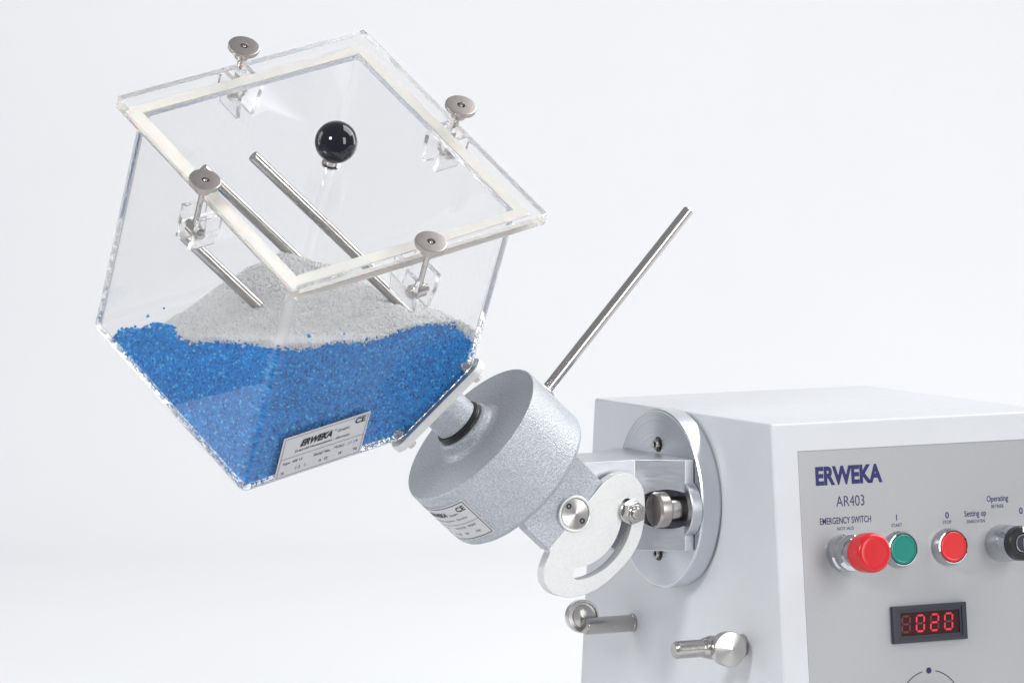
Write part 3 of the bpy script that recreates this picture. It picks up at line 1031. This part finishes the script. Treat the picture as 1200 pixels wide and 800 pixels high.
def z_pale(x, y):
    dx, dy = x + 0.352, y - 0.198
    sl_ = 0.49 - 0.12 * np.clip(dx / 0.05, -1, 1)
    d = np.sqrt(dx ** 2 + dy ** 2 + 0.012 ** 2)
    z = 0.1430 - sl_ * d
    # the heap runs out thinly towards the front walls
    lip = 0.0815 + 0.0035 * wob(x, y, 60, 11) + 0.010 * np.exp(-(((x + 0.262) / 0.045) ** 2 + ((y - 0.085) / 0.06) ** 2)) - 0.22 * np.clip(x + 0.245, 0, None)
    lip = np.where((x < -0.452 + 0.004 * wob(x, y, 300, 9)) | ((x < -0.42) & (y > 0.186 + 0.006 * wob(x, y, 250, 8))), 0.0, lip)
    z = np.maximum(z, lip)
    return z + 0.0022 * wob(x, y, 200, 5) + 0.0035 * wob(x, y, 70, 21)


def grains(pts, size, name):
    """irregular little crystals, one island each, in one mesh"""
    n = len(pts)
    base = np.array([(1, 0, 0), (-1, 0, 0), (0, 1, 0), (0, -1, 0), (0, 0, 1), (0, 0, -1)], float)
    fc = np.array([(0, 2, 4), (2, 1, 4), (1, 3, 4), (3, 0, 4), (2, 0, 5), (1, 2, 5), (3, 1, 5), (0, 3, 5)])
    v = base[None] * rng.uniform(0.55, 1.15, (n, 6, 1)) + rng.normal(0, 0.22, (n, 6, 3))
    q = rng.normal(size=(n, 4)); q /= np.linalg.norm(q, axis=1)[:, None]
    w_, x, y, z = q.T
    Rm = np.stack([1 - 2 * (y * y + z * z), 2 * (x * y - z * w_), 2 * (x * z + y * w_), 2 * (x * y + z * w_), 1 - 2 * (x * x + z * z), 2 * (y * z - x * w_),
                   2 * (x * z - y * w_), 2 * (y * z + x * w_), 1 - 2 * (x * x + y * y)], 1).reshape(n, 3, 3)
    v = np.einsum('nij,nkj->nki', Rm, v) * (size * rng.uniform(0.75, 1.25, (n, 1, 1)))
    v = (v + pts[:, None]).reshape(-1, 3)
    f = (fc[None] + (np.arange(n) * 6)[:, None, None]).reshape(-1)
    me = bpy.data.meshes.new(name)
    me.vertices.add(len(v)); me.vertices.foreach_set('co', v.ravel())
    me.loops.add(len(f)); me.loops.foreach_set('vertex_index', f.astype(np.int32))
    me.polygons.add(len(f) // 3)
    me.polygons.foreach_set('loop_start', np.arange(0, len(f), 3, dtype=np.int32))
    me.update(calc_edges=True)
    return me


def wall_points(density):
    P = []
    lo_, hiu = IN, L - IN
    area_ = (L - 2 * IN) ** 2
    for ax in range(3):
        for val in ((lo_,) if ax == 2 else (lo_, hiu)):
            n = int(area_ * density)
            q = rng.uniform(lo_, hiu, (n, 3)); q[:, ax] = val + rng.uniform(0, 0.0012, n) * (1 if val == lo_ else -1)
            P.append(q)
    # the cut corner
    n = int(0.006 * density * 2)
    s0 = CUT + (TC + 0.0010) * math.sqrt(3)
    q = rng.dirichlet((1, 1, 1), n) * s0
    P.append(q)
    q = np.concatenate(P)
    q = q[q.sum(1) > s0 - 1e-6]
    q = q[(q.min(1) > lo_ - 1e-6) & (q.max(1) < hiu + 1e-6)]
    return q @ Cn.T + Kn


SZ = 0.00150
W1 = wall_points(330000)
zb = z_blue(W1[:, 0], W1[:, 1]); zp = np.maximum(z_pale(W1[:, 0], W1[:, 1]), zb)
wob_edge = rng.normal(0, 0.0009, len(W1)) + 0.0022 * wob(W1[:, 0] + W1[:, 2], W1[:, 1], 420, 31)
blue_pts = W1[W1[:, 2] < zb + wob_edge]
pale_pts = W1[(W1[:, 2] >= zb + wob_edge) & (W1[:, 2] < zp)]
stray = (W1[:, 2] > zb) & (W1[:, 2] < zb + 0.016) & (rng.random(len(W1)) < 0.009 * np.exp(-(W1[:, 2] - zb) / 0.006))
blue_pts = np.concatenate([blue_pts, W1[stray]])
stray = (W1[:, 2] < zb) & (W1[:, 2] > zb - 0.010) & (zp > zb) & (rng.random(len(W1)) < 0.03 * np.exp(-(zb - W1[:, 2]) / 0.003))
pale_pts = np.concatenate([pale_pts, W1[stray]])
# top surface
n = 50000
xy = np.stack([rng.uniform(-0.51, -0.19, n), rng.uniform(-0.03, 0.34, n)], 1)
zb = z_blue(xy[:, 0], xy[:, 1]); zp = z_pale(xy[:, 0], xy[:, 1])
zp = np.where((xy[:, 0] > -0.42), np.maximum(zp, zb + 0.002), zp)
top = np.column_stack([xy, np.maximum(zb, zp) + rng.uniform(-0.0015, 0.0006, n)])
ok = inside(to_local(top))
isp = zp > zb + rng.normal(0, 0.0006, n)
blue_all = np.concatenate([blue_pts, top[ok & ~isp]])
pale_all = np.concatenate([pale_pts, top[ok & isp]])


def heap_core(name, zf, zfloor, res=0.0025, drop=0.0018, inset=0.0006):
    """solid under the grains: convex inside of the cube below a height field"""
    bm = bmesh.new()
    me = finish(poly_solid('core', IN + inset, L - IN - inset, IN + inset, L - IN - inset, IN + inset, H - 0.004, CUT + (TC + 0.0010 + inset) * math.sqrt(3), 0), name, 0)
    me.transform(CUBE)
    xs = np.arange(-0.53, -0.17, res); ys = np.arange(-0.05, 0.36, res)
    X, Y = np.meshgrid(xs, ys, indexing='ij')
    Z = zf(X, Y) - drop
    nx_, ny_ = X.shape
    vt = [bm.verts.new((X[i, j], Y[i, j], Z[i, j])) for i in range(nx_) for j in range(ny_)]
    for i in range(nx_ - 1):
        for j in range(ny_ - 1):
            a = i * ny_ + j
            bm.faces.new((vt[a], vt[a + ny_], vt[a + ny_ + 1], vt[a + 1]))
    ZL = zfloor(X, Y)
    lv = [bm.verts.new((X[i, j], Y[i, j], ZL[i, j])) for i in range(nx_) for j in range(ny_)]
    for i in range(nx_ - 1):
        for j in range(ny_ - 1):
            a = i * ny_ + j
            bm.faces.new((lv[a + 1], lv[a + ny_ + 1], lv[a + ny_], lv[a]))
    idx = [i * ny_ for i in range(nx_)] + [(nx_ - 1) * ny_ + j for j in range(1, ny_)] + \
          [i * ny_ + ny_ - 1 for i in range(nx_ - 2, -1, -1)] + [j for j in range(ny_ - 2, 0, -1)]
    for k in range(len(idx)):
        p_, q_ = idx[k], idx[(k + 1) % len(idx)]
        bm.faces.new((vt[p_], lv[p_], lv[q_], vt[q_]))
    cutm = finish(bm, 'cut', 0)
    return boolean(me, [(cutm, Matrix.Identity(4))], 'INTERSECT', 0)


def stuff(name, pts, core, material, label, cat):
    g_ = grains(pts, SZ, name)
    bm = bmesh.new()
    bm.from_mesh(g_); bm.from_mesh(core)
    me = bpy.data.meshes.new(name)
    bm.to_mesh(me); bm.free()
    o = obj(name, me, material, kind='stuff')
    o['label'] = label
    o['category'] = cat
    return o


core_b = heap_core('blue_core', z_blue, lambda x, y: x * 0 - 0.12)
core_p = heap_core('pale_core', lambda x, y: np.maximum(z_pale(x, y), z_blue(x, y) - 0.0005), lambda x, y: z_blue(x, y) - 0.0030, inset=0.0012)
stuff('blue_granules', blue_all, core_b, 'blue', 'bright blue plastic granules filling the lower part of the acrylic cube', 'granules')
stuff('white_granules', pale_all, core_p, 'pale', 'white granules heaped on top of the blue granules in the acrylic cube', 'granules')
print('grains', len(blue_all), len(pale_all))
